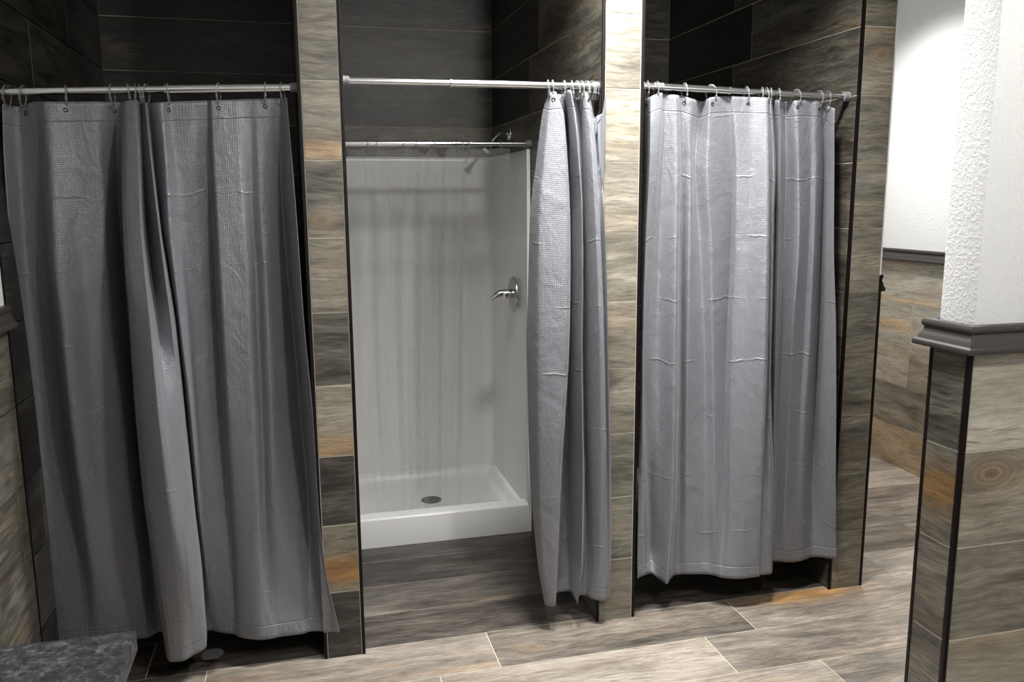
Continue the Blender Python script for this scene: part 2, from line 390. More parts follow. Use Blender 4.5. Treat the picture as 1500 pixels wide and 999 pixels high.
# ---- floor
fl = Tiles()
FY0 = YFRONT; w_floor = XR-XL; hp = .2315
nrow_below = math.ceil((.03-YFRONT)/hp)
base = .03-nrow_below*hp
nrows = math.ceil((YEND-base)/hp)
def chain(x0): return [x0+i*TL-XL for i in range(-6, 7)]
FJ = {0: chain(-.01), 1: chain(.7265), 2: chain(1.97), 3: chain(1.30), -1: [v-XL for v in (-.2, .44, 1.42, 2.38, 2.64, 3.45)],
      -2: [v-XL for v in (.1, .45, 1.40, 2.1, 3.05)], -3: [v-XL for v in (-.1, .43, 1.41, 2.45, 3.2)], -4: [v-XL for v in (.44, 1.40, 2.3, 2.9)]}
def fjoint(r):
    k = nrow_below-1-r           # 0: the row just in front of the stalls, growing towards the camera
    return FJ.get(k, chain((k*0.377) % TL))
def frow(k): return nrow_below-1-k
fspec = {}
for k, (tn, og) in {0: (.48, .12), 1: (.52, .15), 2: (.56, .05), 3: (.56, .1), -1: (.24, 0), -2: (.38, .35), -3: (.15, 0), -4: (.22, .1)}.items():
    fspec[frow(k)] = (tn, og)
def fcol(k, x):                    # number of the tile holding x in row k
    return sum(1 for q in fjoint(frow(k)) if 0 < q < min(x-XL, w_floor))
fspec[(frow(0), fcol(0, .4))] = (.56, .30, None, 3.1)
fspec[(frow(0), fcol(0, 1.4))] = (.42, .05, None, 4.6)
fspec[(frow(0), fcol(0, 2.3))] = (.52, .05, (2.2-XL, -.02-base, -1.0), 8.2)
fspec[(frow(0), fcol(0, 3.2))] = (.62, .1, None, 9.9)
fspec[(frow(1), fcol(1, 1.2))] = (.60, .05, None, 5.5)
fspec[(frow(1), fcol(1, 2.2))] = (.50, .10, None, 6.7)
fspec[(frow(1), fcol(1, .3))] = (.60, .2, None, 12.4)
fspec[(frow(2), fcol(2, 1.5))] = (.56, .05, None, 7.7)
fspec[(frow(2), fcol(2, 2.3))] = (.46, 0, None, 2.7)
fspec[(frow(-1), fcol(-1, 1.9))] = (.20, .05, None, 1.3)
fspec[(frow(-1), fcol(-1, 2.5))] = (.58, .05, None, 6.3)
fspec[(frow(-1), fcol(-1, .9))] = (.27, .0, None, 7.3)
fspec[(frow(-1), fcol(-1, 3.0))] = (.66, .05, None, 1.7)
for kk in range(-1, -9, -1):
    for qx in (2.75, 3.1, 3.5):
        fspec[(frow(kk), fcol(kk, qx))] = (.57+.09*((kk*7+int(qx*3)) % 3-1), .05, None, 3.3-kk+qx)
fl.field((XL, base, 0), (1, 0, 0), (0, 1, 0), (0, 0, 1), w_floor, nrows, fjoint, fspec, h=hp, vtop=YEND-base, tone=(.42, .66), seed0=3)
for a in [((XL, base, -.05), (XR, base, -.05), (XR, YEND, -.05), (XL, YEND, -.05))]: fl.poly(a, 1)
structure(fl.build('floor', [T_FLOOR, GROUT]))

# ---- left wall: painted with wainscot in the room, tiled to the ceiling inside the stall
def wjoint(tab, default=lambda r: (r*.37) % TL):
    return lambda r: tab.get(r, default(r))
t = Tiles()
t.field((XL, YFRONT, 0), (0, 1, 0), (0, 0, 1), (1, 0, 0), -.028-YFRONT, 5,
        wjoint({3: 3.7-.045, 2: 3.7-.094-.0, 1: 3.7-.309, 0: 3.6-.5}), {4: (.34, .2), 3: (.38, .1), 2: (.36, .1), 1: (.32, .35), 0: (.34, .5)}, tone=(.3, .4), seed0=11)
structure(t.build('wall_left', [T_WALL, GROUT]))
t2 = Tiles()
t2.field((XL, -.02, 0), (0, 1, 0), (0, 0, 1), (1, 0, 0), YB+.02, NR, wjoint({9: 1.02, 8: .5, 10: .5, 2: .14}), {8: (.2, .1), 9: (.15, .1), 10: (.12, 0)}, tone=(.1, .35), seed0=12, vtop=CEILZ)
structure(t2.build('wall_stall_left', [T_WALL, GROUT]))
bm = bmesh.new(); box(bm, XL-.12, XL+.0, YFRONT-.12, YEND, 0, CEILZ)
structure(obj('wall_left_core', bm, PAINT))
# ---- back of the stalls
t = Tiles()
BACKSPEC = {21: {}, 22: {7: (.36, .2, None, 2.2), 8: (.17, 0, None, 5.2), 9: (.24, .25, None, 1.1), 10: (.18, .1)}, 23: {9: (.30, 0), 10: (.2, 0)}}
for (a, b, sd) in ((XL, P1[0], 21), (P1[1], P2[0], 22), (P2[1], P3[0], 23)):  # dark tiles; left stall keeps the darkest, its shade put into the tone
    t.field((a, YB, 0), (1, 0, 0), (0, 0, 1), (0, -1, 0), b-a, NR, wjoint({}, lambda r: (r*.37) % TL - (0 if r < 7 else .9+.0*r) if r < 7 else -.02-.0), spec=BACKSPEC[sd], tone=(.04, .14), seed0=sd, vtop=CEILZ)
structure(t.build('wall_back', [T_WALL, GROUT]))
bm = bmesh.new(); box(bm, XL-.12, P3[1], YB+.002, YB+.14, 0, CEILZ)
structure(obj('wall_back_core', bm, PAINT))

# ---- stall dividers
def divider(name, xa, xb, spec, joints, right_tiled=True, seed=30, lowright=None):
    t = Tiles(); e = .009
    t.field((xa+e, 0, 0), (1, 0, 0), (0, 0, 1), (0, -1, 0), xb-xa-2*e, NR, lambda r: -.3, spec, tone=(.35, .6), seed0=seed, vtop=CEILZ)
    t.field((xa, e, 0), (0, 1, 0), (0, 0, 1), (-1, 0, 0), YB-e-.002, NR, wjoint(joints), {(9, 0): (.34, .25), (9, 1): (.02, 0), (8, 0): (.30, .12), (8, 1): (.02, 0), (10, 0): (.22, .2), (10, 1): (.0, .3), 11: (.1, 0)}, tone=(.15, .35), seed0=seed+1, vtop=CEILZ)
    if right_tiled:
        t.field((xb, e, 0), (0, 1, 0), (0, 0, 1), (1, 0, 0), YB-e-.002, NR, wjoint({}), tone=(.3, .5), seed0=seed+2, vtop=CEILZ)
    else:
        t.field((xb, e, 0), (0, 1, 0), (0, 0, 1), (1, 0, 0), YEND-e, 5, wjoint({}), tone=(.3, .5), seed0=seed+2)
        t.poly([(xb, e, 5*H), (xb, YEND, 5*H), (xb, YEND, CEILZ), (xb, e, CEILZ)], 2)
    o = structure(t.build(name, [T_WALL, GROUT, PAINT]))
    bm = bmesh.new(); ye = YB-.002 if right_tiled else YEND
    box(bm, xa+.001, xb-.001, .001, ye, .0, CEILZ)
    obj('wall_core', bm, PAINT, o)
    for x0, x1, zt in ((xa-.0025, xa+e-.001, CEILZ), (xb-e+.001, xb+.0025, CEILZ if right_tiled else 5*H+.06)):
        bm = bmesh.new(); box(bm, x0, x1, -.0026, e-.001, .001, zt, .0012)
        obj('edge_strip', bm, BLACK, o, True)
    return o
sideJ = {9: .739, 8: .892, 10: .897, 7: .6, 11: .4, 6: .3}
K = lambda u, v, s=1.0: (u, v, s)
divider('wall_divider_left', *P1, {0: (.13, 0, None, 2.3), 1: (.46, .1, (.06, H+.075, -1.0), 5.1), 2: (.20, 0, None, 7.9), 3: (.52, .05, (.06, 3*H+.03, -.45), 9.2), 4: (.26, 0, None, 1.2),
        5: (.50, .08, None, 3.4), 6: (.32, .05, K(.045, 6*H+.055, .5), 4.4), 7: (.50, .05, (.06, 7*H+.03, -.4), 6.3), 8: (.40, .05, None, 8.8), 9: (.36, 0, None, 2.9), 10: (.4, 0)},
        sideJ, seed=40)
divider('wall_divider_middle', *P2, {0: (.40, .05, None, 4.9), 1: (.42, .10, None, 1.1), 2: (.40, .12, None, 2.2), 3: (.42, .02, None, 3.3), 4: (.50, .1, None, 6.1),
        5: (.50, .05, None, 5.5), 6: (.54, .0, None, 6.6), 7: (.52, .05, None, 7.7), 8: (.46, .05, None, 8.8), 9: (.44, .05, None, 9.9), 10: (.42, 0)},
        sideJ, seed=50)
divider('wall_divider_right', *P3, {0: (0.46, .05, None, 9.4), 1: (0.42, .10, None, 8.1), 2: (0.40, .08, None, 7.2), 3: (0.41, .05, None, 6.3), 4: (0.41, 0, None, 5.4),
        5: (0.48, .02, None, 4.5), 6: (0.44, .05, None, 3.6), 7: (0.44, .03, None, 2.7), 8: (0.52, .28, K(.075, 8*H+.14, .7), 1.8), 9: (0.42, .1, None, .9), 10: (0.48, .1)},
        sideJ, right_tiled=False, seed=60)
# strip on the left wall where the full-height tile begins
bm = bmesh.new(); box(bm, XL-.001, XL+.0035, -.0285, -.0195, 0, CEILZ, .0006)
structure(obj('trim_1', bm, BLACK, None, True))

# ---- right passage wall, end wall, pier, room shell
t = Tiles()
t.field((XR, YEND, 0), (0, -1, 0), (0, 0, 1), (-1, 0, 0), YEND-YFRONT, 5, wjoint({2: YEND-1.189}),
        {(4, 0): (.76, .42), (4, 1): (.76, .42), 3: (.74, .5), (2, 0): (.72, .5), (2, 1): (.72, .6), (2, 2): (.56, .6), 1: (.54, .55), 0: (.68, .85)}, tone=(.4, .5), seed0=70)
structure(t.build('wall_right', [T_WALL, GROUT]))
bm = bmesh.new(); box(bm, XR+.0008, XR+.12, YFRONT-.12, YEND+.12, 0, CEILZ)
structure(obj('wall_right_core', bm, PAINT))
bm = bmesh.new(); box(bm, P3[1]-.1, XR+.12, YEND, YEND+.12, 0, CEILZ); structure(obj('wall_end', bm, PAINT))
bm = bmesh.new(); box(bm, XL-.12, XR+.12, YFRONT-.12, YFRONT, 0, CEILZ); structure(obj('wall_front', bm, PAINT))
bm = bmesh.new(); box(bm, XL-.12, XR+.12, YFRONT-.12, YEND+.12, CEILZ, CEILZ+.1); structure(obj('ceiling', bm, CEIL))

t = Tiles(); e = .009
t.field((PX+e, PYF, 0), (1, 0, 0), (0, 0, 1), (0, -1, 0), XR-PX-e, 5, lambda r: [.62+.13*r, 1.4+.1*r],
        {4: (.74, .22, K(.9, .9, .0), 3.7), 3: (.58, .06, K(.078, 3*H+.178, 1.0), 12.9), 2: (.50, .04, None, 8.3), 1: (.68, .22, None, 6.6), 0: (.5, .1)}, seed0=80)
t.field((PX, PYB, 0), (0, -1, 0), (0, 0, 1), (-1, 0, 0), PYB-PYF-e, 5, lambda r: -.4,
        {4: (.28, .0, None, 4.1), 3: (.38, .1, (.05, 3*H+.13, -1.0), 5.2), 2: (.34, .12, None, 1.3), 1: (.36, 0, None, 7.1), 0: (.4, .1)}, seed0=81)
t.field((XR, PYB, 0), (-1, 0, 0), (0, 0, 1), (0, 1, 0), XR-PX-e, 5, wjoint({}), seed0=82)
pier = structure(t.build('wall_partition', [T_WALL, GROUT]))
bm = bmesh.new(); box(bm, PX+.001, XR, PYF+.001, PYB-.001, 0, 5*H)
obj('wall_core', bm, PAINT, pier)
bm = bmesh.new(); box(bm, PX+.012, XR, PYF+.008, PYB-.004, 5*H, CEILZ, .006)
obj('painted_upper_wall', bm, PAINT, pier, True)
for (x0, x1, y0, y1) in ((PX-.0026, PX+e-.001, PYF-.0026, PYF+e-.001), (PX-.0026, PX+e-.001, PYB-e+.001, PYB+.0026)):
    bm = bmesh.new(); box(bm, x0, x1, y0, y1, .001, 5*H, .0012)
    obj('edge_strip', bm, BLACK, pier, True)

PROF = [(-.004, 0), (.020, 0), (.0285, .002), (.030, .008), (.0285, .014), (.022, .018), (.020, .026), (.0165, .033), (.0125, .038), (.012, .046),
        (.0155, .049), (.017, .054), (.016, .060), (.014, .064), (-.004, .065)]
def moulding(name, path, outs):
    """path: corner points; outs: for each corner the outward offset direction (mitred)"""
    bm = bmesh.new(); rows = []
    for p, d in zip(path, outs):
        rows.append([bm.verts.new((p[0]+d[0]*a, p[1]+d[1]*a, RZ0+z)) for a, z in PROF])
    for A, B in zip(rows, rows[1:]):
        for k in range(len(PROF)-1): bm.faces.new((A[k], A[k+1], B[k+1], B[k]))
    for R_ in (rows[0], rows[-1]): bm.faces.new(R_)
    o = structure(obj(name, bm, RAIL, None, True)); return o
moulding('trim_2', [(XR, PYF-.002), (PX-.002, PYF-.002), (PX-.002, PYB+.002), (XR, PYB+.002)], [(0, -1), (-1, -1), (-1, 1), (0, 1)])
moulding('trim_3', [(XR-.0025, YEND), (XR-.0025, PYB+.034)], [(-1, 0), (-1, 0)])
moulding('trim_4', [(XL+.0025, YFRONT), (XL+.0025, -.03)], [(1, 0), (1, 0)])
moulding('trim_5', [(P3[1]+.0025, .012), (P3[1]+.0025, YEND)], [(1, 0), (1, 0)])
moulding('trim_6', [(XR-.0025, PYF-.034), (XR-.0025, YFRONT)], [(-1, 0), (-1, 0)])

# ------------------------------------------------------------------ rods
def rod(name, A, B, split, r1, r2, label, group, caplen=.022, ribs=False, capr=None):
    A, B = Vector(A), Vector(B); d = (B-A).normalized(); L = (B-A).length
    root = empty(name, A); tag(root, label, 'curtain rod', group)
    def part(nm, prof, mat, **kw):
        bm = bmesh.new(); lathe(bm, [(a, b) for a, b in prof], A, d, 28)
        o = obj(nm, bm, mat, root, True); o.matrix_parent_inverse = Matrix.Translation(-A); return o
    s = split*L; cr = capr or r1*1.45
    part('inner_tube', [(s-.03 if r2 < r1 else .004, min(r1, r2)), (L-.004, min(r1, r2))] if r2 < r1 else [(.004, r1), (s+.03, r1)], SATIN)
    if r2 < r1: part('outer_tube', [(.004, r1), (s, r1), (s+.001, r1*.9)], CHROME)
    else: part('outer_tube', [(s-.001, r2*.9), (s, r2), (L-.004, r2)], CHROME)
    part('collar', [(s-.004, max(r1, r2)*1.0), (s-.003, max(r1, r2)*1.12), (s+.003, max(r1, r2)*1.12), (s+.004, max(r1, r2))], SATIN)
    part('end_cap', [(.0024, cr), (.006, cr), (.008, cr*.93), (.012, cr*.97), (caplen, cr*.93), (caplen+.002, r1)], CAPM)
    part('end_cap', [(L-caplen-.002, r2), (L-caplen, cr*.93), (L-.012, cr*.97), (L-.008, cr*.93), (L-.006, cr), (L-.0024, cr)], CAPM)
    if ribs:
        for k in range(4):
            part('grip_rib', [(.062+k*.0095, r1), (.0635+k*.0095, r1*1.07), (.0665+k*.0095, r1*1.07), (.068+k*.0095, r1)], CAPM)
    return root
R1A, R1B = (XL, .05, 1.832), (P1[0], .05, 1.864)
R2A, R2B = (P1[1], .03, 1.886), (P2[0], .03, 1.889)
R3A, R3B = (P2[1], .056, 1.899), (P3[0], .056, 1.880)
R4A, R4B = (P1[1], .865, 1.752), (P2[0], .865, 1.757)
rod('shower_curtain_rod', R1A, R1B, .55, .0105, .0125, 'dull chrome tension rod across the left shower stall above the dark grey curtain', 'chrome tension rods across the stalls')
rod('shower_curtain_rod', R2A, R2B, .405, .0100, .0120, 'bright chrome tension rod across the open middle stall, curtain pushed to its right end', 'chrome tension rods across the stalls')
rod('shower_curtain_rod', R3A, R3B, .42, .0125, .0105, 'chrome tension rod across the right shower stall with ribbed grip and shadow below its end', 'chrome tension rods across the stalls', ribs=True)
rod('shower_liner_rod', R4A, R4B, .68, .0120, .0098, 'thin chrome tension rod holding the clear liner deep inside the middle stall', 'chrome tension rods across the stalls')

# ------------------------------------------------------------------ cloth
def pchip(xs, ys, q):
    xs = np.asarray(xs, float); ys = np.asarray(ys, float)
    h = np.diff(xs); d = np.diff(ys, axis=0)/h[:, None]
    m = np.zeros_like(ys)
    for i in range(1, len(xs)-1):
        for c in range(ys.shape[1]):
            a, b = d[i-1, c], d[i, c]
            m[i, c] = 0 if a*b <= 0 else 2*a*b/(a+b)
    m[0] = d[0]; m[-1] = d[-1]
    out = []
    for x in q:
        i = min(max(np.searchsorted(xs, x)-1, 0), len(h)-1); t = (x-xs[i])/h[i]; hh = h[i]
        out.append((2*t**3-3*t**2+1)*ys[i]+(t**3-2*t**2+t)*hh*m[i]+(-2*t**3+3*t**2)*ys[i+1]+(t**3-t**2)*hh*m[i+1])
    return np.array(out)
def cloth(name, lines, levels, zb, ylim=None, nt_=150, per=0.0055, mat=None, wr=0.0014, seed=1, thick=.0012, deep=1.7):
    """lines: (top px, top py, top depth, [px at the levels], bottom px, bottom py, swell[, swell per level])"""
    G_ = []
    for L in lines:
        tx, ty, yt, xs, bx, by, sw = L[:7]
        sw = [q*deep for q in sw] if isinstance(sw, (list, tuple)) else sw*deep
        B = on(bx, by, 2, zb)
        if len(L) > 7 and L[7] is not None: B = on(bx, by, 1, L[7])
        pts = [on(tx, ty, 1, yt)]
        tot = by-ty
        for x, lv in zip(xs, levels):
            f = (lv-ty)/tot
            s_ = f**.85
            y = yt*(1-s_)+B[1]*s_ + (sw*math.sin(math.pi*min(1, f*1.0)) if not isinstance(sw, (list, tuple)) else sw[levels.index(lv)])
            pts.append(on(x, lv, 1, y))
        pts.append(B); pts = np.array(pts)
        par = np.concatenate([[0], np.cumsum(np.abs(np.diff(pts[:, 2])))]); par /= par[-1]
        G_.append(pchip(par, pts, np.linspace(0, 1, nt_)))
    G_ = np.array(G_)                                     # lines x t x 3
    dist = np.concatenate([[0], np.cumsum(np.max(np.linalg.norm(np.diff(G_[:, :, :2], axis=0), axis=2), axis=1))])
    ns = max(8, int(dist[-1]/per)); q = np.linspace(0, dist[-1], ns)
    P = np.zeros((ns, nt_, 3))
    for j in range(nt_): P[:, j, :] = pchip(dist, G_[:, j, :], q)
    rs = np.random.RandomState(seed)
    # soft wrinkles: sums of oblique waves, windowed
    S, T = np.meshgrid(q, np.linspace(0, 1.75, nt_), indexing='ij')
    W = np.zeros_like(S)
    for _ in range(44):
        cx, cy = rs.uniform(0, dist[-1]), rs.uniform(0, 1)**1.5*1.7; a = rs.uniform(-.9, .9); L_ = rs.uniform(.03, .13); wd = rs.uniform(.005, .014)
        dx, dy = S-cx, T-cy; u = dx*math.cos(a)+dy*math.sin(a); v = -dx*math.sin(a)+dy*math.cos(a)
        W += rs.choice([-1, 1])*np.exp(-(u/L_)**2-(v/wd)**2)
    for _ in range(10):
        k1, k2, ph = rs.uniform(8, 26), rs.uniform(-6, 6), rs.uniform(0, 6)
        W += .35*np.sin(k1*S+k2*T+ph)
    P[:, :, 1] += W*wr*np.clip(T*6, .2, 1)
    if ylim: P[:, :, 1] = np.maximum(np.minimum(P[:, :, 1], ylim(P[:, :, 0])), -9)
    me = bpy.data.meshes.new(name)
    vs = P.reshape(-1, 3).tolist(); fs = []
    for i in range(ns-1):
        for j in range(nt_-1):
            a = i*nt_+j; fs.append((a, a+1, a+nt_+1, a+nt_))
    me.from_pydata(vs, [], fs)
    # arc length across the cloth so that the weave keeps its size
    mid = nt_//2
    arc = np.concatenate([[0], np.cumsum(np.linalg.norm(np.diff(P[:, mid, :2], axis=0), axis=1))])
    uv = me.uv_layers.new(name='UVMap')
    top = P[:, :1, 2]
    for f in me.polygons:
        for li in f.loop_indices:
            v = me.loops[li].vertex_index; i, j = divmod(v, nt_)
            uv.data[li].uv = (arc[i], P[i, 0, 2]-P[i, j, 2])
    uh = me.uv_layers.new(name='Hem')
    for f in me.polygons:
        for li in f.loop_indices:
            v = me.loops[li].vertex_index; i, j = divmod(v, nt_); uh.data[li].uv = (arc[i], P[i, j, 2]-P[i, -1, 2])
    o = finish(name, me, mat)
    md = o.modifiers.new('thickness', 'SOLIDIFY'); md.thickness = thick; md.offset = 0
    return o, P
def inside(x):      # how far forward the cloth must stay where it hangs over a divider's front
    return np.where((x > P1[0]-.004) & (x < P1[1]+.004) | (x > P2[0]-.004) & (x < P2[1]+.004) | (x > P3[0]-.004), -.006, 9.0)

LV1 = [240, 328, 400, 470, 608, 740, 830]
c1 = [
 (3, 152, .055, [6, 12, 15, 20, 33, 46, 55], 64, 943, 0),
 (27, 156, .085, [32, 37, 43, 50, 64, 76, 84], 98, 945, .018),
 (50, 149, .060, [57, 64, 70, 76, 90, 104, 115], 127, 943, .020),
 (71, 149, .035, [77, 81, 85, 92, 106, 124, 137], 149, 941, -.022),
 (106, 149, .045, [112, 118, 124, 129, 144, 160, 171], 182, 938, -.006),
 (137, 149, .048, [147, 154, 159, 164, 181, 194, 204], 212, 935, .005),
 (172, 150, .075, [172, 176, 181, 186, 200, 214, 222], 234, 925, .055),
 (187, 148, .030, [185, 185, 189, 197, 205, 216, 230], 251, 969, -.045),
 (199, 146, .020, [203, 206, 212, 219, 232, 246, 258], 268, 968, -.060),
 (206, 151, .075, [209, 215, 223, 232, 246, 262, 275], 285, 959, [.0, .02, .0, -.03, -.055, -.05, -.04]),
 (213, 150, .030, [222, 232, 241, 250, 265, 281, 292], 302, 948, -.045),
 (217, 152, .075, [226, 236, 248, 260, 273, 285, 296], 303, 924, .030),
 (236, 150, .030, [243, 248, 256, 264, 280, 292, 302], 311, 924, -.005),
 (250, 149, .055, [258, 266, 272, 280, 290, 302, 310], 322, 927, .012),
 (280, 148, .060, [284, 290, 296, 301, 308, 318, 326], 332, 928, .020),
 (303, 147, .075, [307, 313, 316, 320, 328, 336, 341], 343, 929, .030),
 (311, 147, .052, [315, 320, 324, 328, 336, 344, 349], 352, 933, .002),
 (345, 146, .055, [350, 356, 360, 363, 370, 376, 380], 384, 937, .008),
 (367, 145, .062, [369, 371, 376, 378, 384, 388, 392], 397, 936, .022),
 (376, 145, .060, [379, 382, 387, 390, 396, 400, 405], 411, 933, .014),
 (396, 144, .062, [398, 402, 406, 410, 416, 430, 436], 442, 929, .030),
 (408, 144, .070, [410, 415, 421, 428, 440, 451, 454], 455, 925, .046),
 (420, 143, .028, [428, 435, 440, 445, 458, 466, 476], 498, 926, [-.005, -.01, -.012, -.014, -.02, -.01, 0], -.018),
]
cur1, Pc1 = cloth('shower_curtain', c1, LV1, .10, inside, mat=FAB, seed=3, deep=2.5)
tag(cur1, 'dark grey waffle shower curtain drawn fully across the left stall, middle fold hanging forward', 'shower curtain', 'grey waffle shower curtains')
LV2 = [170, 240, 310, 410, 510, 620, 700, 820]
c2 = [
 (802, 134, .050, [794, 785, 777, 774, 772, 774, 777, 787], 798, 886, 0),
 (806, 136, .020, [804, 797, 791, 790, 790, 790, 792, 797], 804, 888, -.022),
 (812, 134, .015, [822, 826, 829, 829, 827, 820, 815, 812], 812, 888, -.030),
 (818, 138, .070, [827, 831, 833, 833, 831, 827, 824, 820], 816, 868, .035),
 (825, 138, .080, [831, 835, 837, 838, 836, 834, 832, 831], 826, 866, .055),
 (829, 132, .035, [833, 838, 842, 841, 839, 838, 838, 838], 837, 868, .010),
 (836, 132, .008, [842, 848, 852, 853, 852, 853, 854, 852], 846, 886, -.022),
 (840, 139, .060, [846, 851, 854, 855, 854, 855, 857, 856], 850, 872, .018),
 (848, 163, .060, [850, 854, 856, 857, 856, 857, 859, 860], 857, 872, .05),
 (853, 136, .020, [856, 860, 863, 865, 866, 866, 867, 868], 864, 876, -.012),
 (860, 135, .012, [864, 869, 873, 877, 880, 882, 882, 880], 874, 879, -.030),
 (867, 150, .050, [870, 876, 880, 884, 887, 889, 890, 889], 884, 880, -.014),
 (873, 200, .020, [874, 878, 882, 887, 890, 892, 893, 893], 889, 878, -.024),
 (879, 139, .045, [880, 882, 885, 889, 891, 894, 895, 895], 893, 876, [0, -.008, -.03, -.035, -.035, -.03, -.02, 0]),
 #, 882, 885, 889, 891, 894, 895, 895], 893, 876, [0, -.008, -.03, -.035, -.035, -.03, -.02, 0]),
]
cur2, Pc2 = cloth('shower_curtain', c2, LV2, .10, inside, mat=FAB, seed=5, per=.004)
tag(cur2, 'grey waffle shower curtain bunched in narrow folds at the right of the open middle stall', 'shower curtain', 'grey waffle shower curtains')
LV3 = [190, 240, 360, 490, 610, 740, 800]
c3 = [
 (944, 145, .075, [944, 944, 940, 939, 937, 935, 934], 934, 848, .0, .03),
 (954, 141, .040, [953, 952, 946, 942, 941, 943, 943], 944, 843, [-.01, -.012, -.01, -.01, -.005, 0, 0], .03),
 (969, 136, .045, [966, 962, 954, 950, 950, 952, 953], 954, 840, [-.01, -.012, -.01, -.01, .005, .02, .02], .05),
 (972, 138, .065, [972, 970, 965, 962, 964, 965, 966], 965, 848, .004, .03),
 (989, 139, .050, [991, 992, 990, 989, 988, 986, 982], 977, 855, -.012, -.015),
 (999, 140, .062, [1000, 1001, 998, 997, 996, 994, 991], 991, 842, .008, .05),
 (1012, 144, .055, [1010, 1011, 1010, 1008, 1007, 1007, 1007], 1007, 841, -.004),
 (1028, 149, .085, [1022, 1018, 1024, 1030, 1032, 1033, 1034], 1034, 841, [.01, .006, .006, .006, .006, .004, .004]),
 (1040, 143, .045, [1038, 1036, 1042, 1044, 1046, 1047, 1047], 1047, 843, .006),
 (1066, 141, .066, [1070, 1072, 1070, 1064, 1061, 1061, 1059], 1056, 846, .028),
 (1074, 141, .056, [1077, 1079, 1077, 1071, 1068, 1068, 1066], 1063, 847, .004),
 (1098, 142, .055, [1099, 1100, 1098, 1094, 1092, 1090, 1088], 1086, 848, -.008),
 (1123, 143, .030, [1124, 1125, 1124, 1122, 1119, 1114, 1112], 1111, 845, -.025),
 (1125.5, 145, .048, [1127, 1128, 1127, 1125, 1122, 1117, 1115], 1114, 842, -.004),
 (1128, 146, .040, [1131, 1133, 1131, 1129, 1128, 1127, 1126], 1126, 841, -.016),
 (1131, 147, .085, [1134, 1136, 1134, 1131, 1129, 1128.5, 1128], 1128, 823, .040),
 (1141, 146, .030, [1143, 1143, 1142, 1137, 1134, 1131, 1130], 1130, 822, [-.01, -.015, -.01, -.01, 0, 0, 0]),
 (1150, 149, .085, [1150, 1151, 1148, 1144, 1139, 1135, 1134], 1134, 822, .020),
 (1168, 147, .050, [1169, 1170, 1170, 1161, 1155, 1150, 1150], 1152, 823, -.012),
 (1188, 147, .060, [1187, 1188, 1185, 1178, 1171, 1165, 1165], 1166, 823, .010),
 (1196, 148, .055, [1195, 1195, 1192, 1186, 1179, 1174, 1174], 1176, 821, .002),
 (1206, 152, .075, [1206, 1207, 1203, 1199, 1193, 1190, 1190], 1191, 816, .035),
 (1223, 159, .030, [1222, 1222, 1221, 1224, 1224.5, 1224.5, 1225], 1226, 819, [-.002, -.005, -.01, -.02, -.02, -.01, 0], -.02),
]
cur3, Pc3 = cloth('shower_curtain', c3, LV3, .125, inside, mat=FAB, seed=8)
tag(cur3, 'light grey waffle shower curtain drawn across the right stall, pinched at its lower left corner', 'shower curtain', 'grey waffle shower curtains')
LV4 = [260, 320, 420, 560, 660]
c4 = [
 (509, 219, .880, [511, 512, 514, 518, 524], 528, 760, 0, .93),
 (528, 220, .866, [529, 530, 531, 534, 540], 546, 765, -.012, .95),
 (537, 216, .872, [540, 541, 543, 548, 553], 558, 760, .012, .96),
 (552, 217, .860, [553, 555, 557, 560, 565], 570, 760, -.012, .95),
 (570, 221, .880, [571, 573, 575, 578, 582], 585, 758, .014, .97),
 (592, 217, .866, [592, 592, 593, 594, 596], 598, 757, -.014, .95),
 (608, 218, .878, [606, 606, 606, 606, 607], 608, 755, .010, .97),
 (622, 226, .858, [619, 618, 618, 618, 619], 620, 754, -.018, .95),
 (634, 217, .876, [633, 632, 632, 632, 632], 632, 752, .012, .97),
 (647, 235, .872, [645, 643, 641, 641, 641], 641, 751, .000, .97),
 (656, 218, .852, [655, 652, 650, 649, 649], 649, 750, -.020, .95),
 (668, 216, .868, [664, 662, 660, 658, 658], 658, 750, -.010, .96),
 (680, 222, .850, [674, 672, 671, 669, 668], 668, 748, -.022, .95),
 (690, 219, .880, [686, 684, 681, 680, 680], 680, 748, .010, .97),
 (712, 218, .870, [708, 706, 703, 700, 700], 700, 746, -.006, .96),
 (734, 217, .872, [733, 731, 728, 725, 722], 720, 744, .008, .97),
 (747, 218, .865, [747, 746, 745, 743, 740], 738, 743, -.004, .96),
]
liner, Pc4 = cloth('shower_liner', c4, LV4, .1, None, nt_=110, mat=VINYL, wr=.0026, seed=11, thick=.0003)
liner.modifiers.clear()
tag(liner, 'clear vinyl shower liner hanging in front of the white shower unit in the middle stall', 'shower liner')

# ------------------------------------------------------------------ rings and grommets
def ring_mesh():
    bm = bmesh.new(); pts = []
    for k in range(22):
        a = math.radians(-70+360*k/22)
        pts.append((0, math.cos(a)*.0185, -.0120+math.sin(a)*.0290))
    tube(bm, pts, .0024, 8, closed=True)
    me = bpy.data.meshes.new('curtain_ring'); bmesh.ops.recalc_face_normals(bm, faces=bm.faces); bm.to_mesh(me); bm.free()
    me.materials.append(PLASTIC)
    for p in me.polygons: p.use_smooth = True
    return me
def bead_mesh():
    bm = bmesh.new(); bmesh.ops.create_icosphere(bm, subdivisions=2, radius=.0042)
    me = bpy.data.meshes.new('clasp_bead'); bm.to_mesh(me); bm.free(); me.materials.append(PLASTIC)
    for p in me.polygons: p.use_smooth = True
    return me
RM, BM_ = ring_mesh(), bead_mesh()
ORD = ['first', 'second', 'third', 'fourth', 'fifth', 'sixth', 'seventh', 'eighth', 'ninth', 'tenth', 'eleventh', 'twelfth', 'thirteenth']
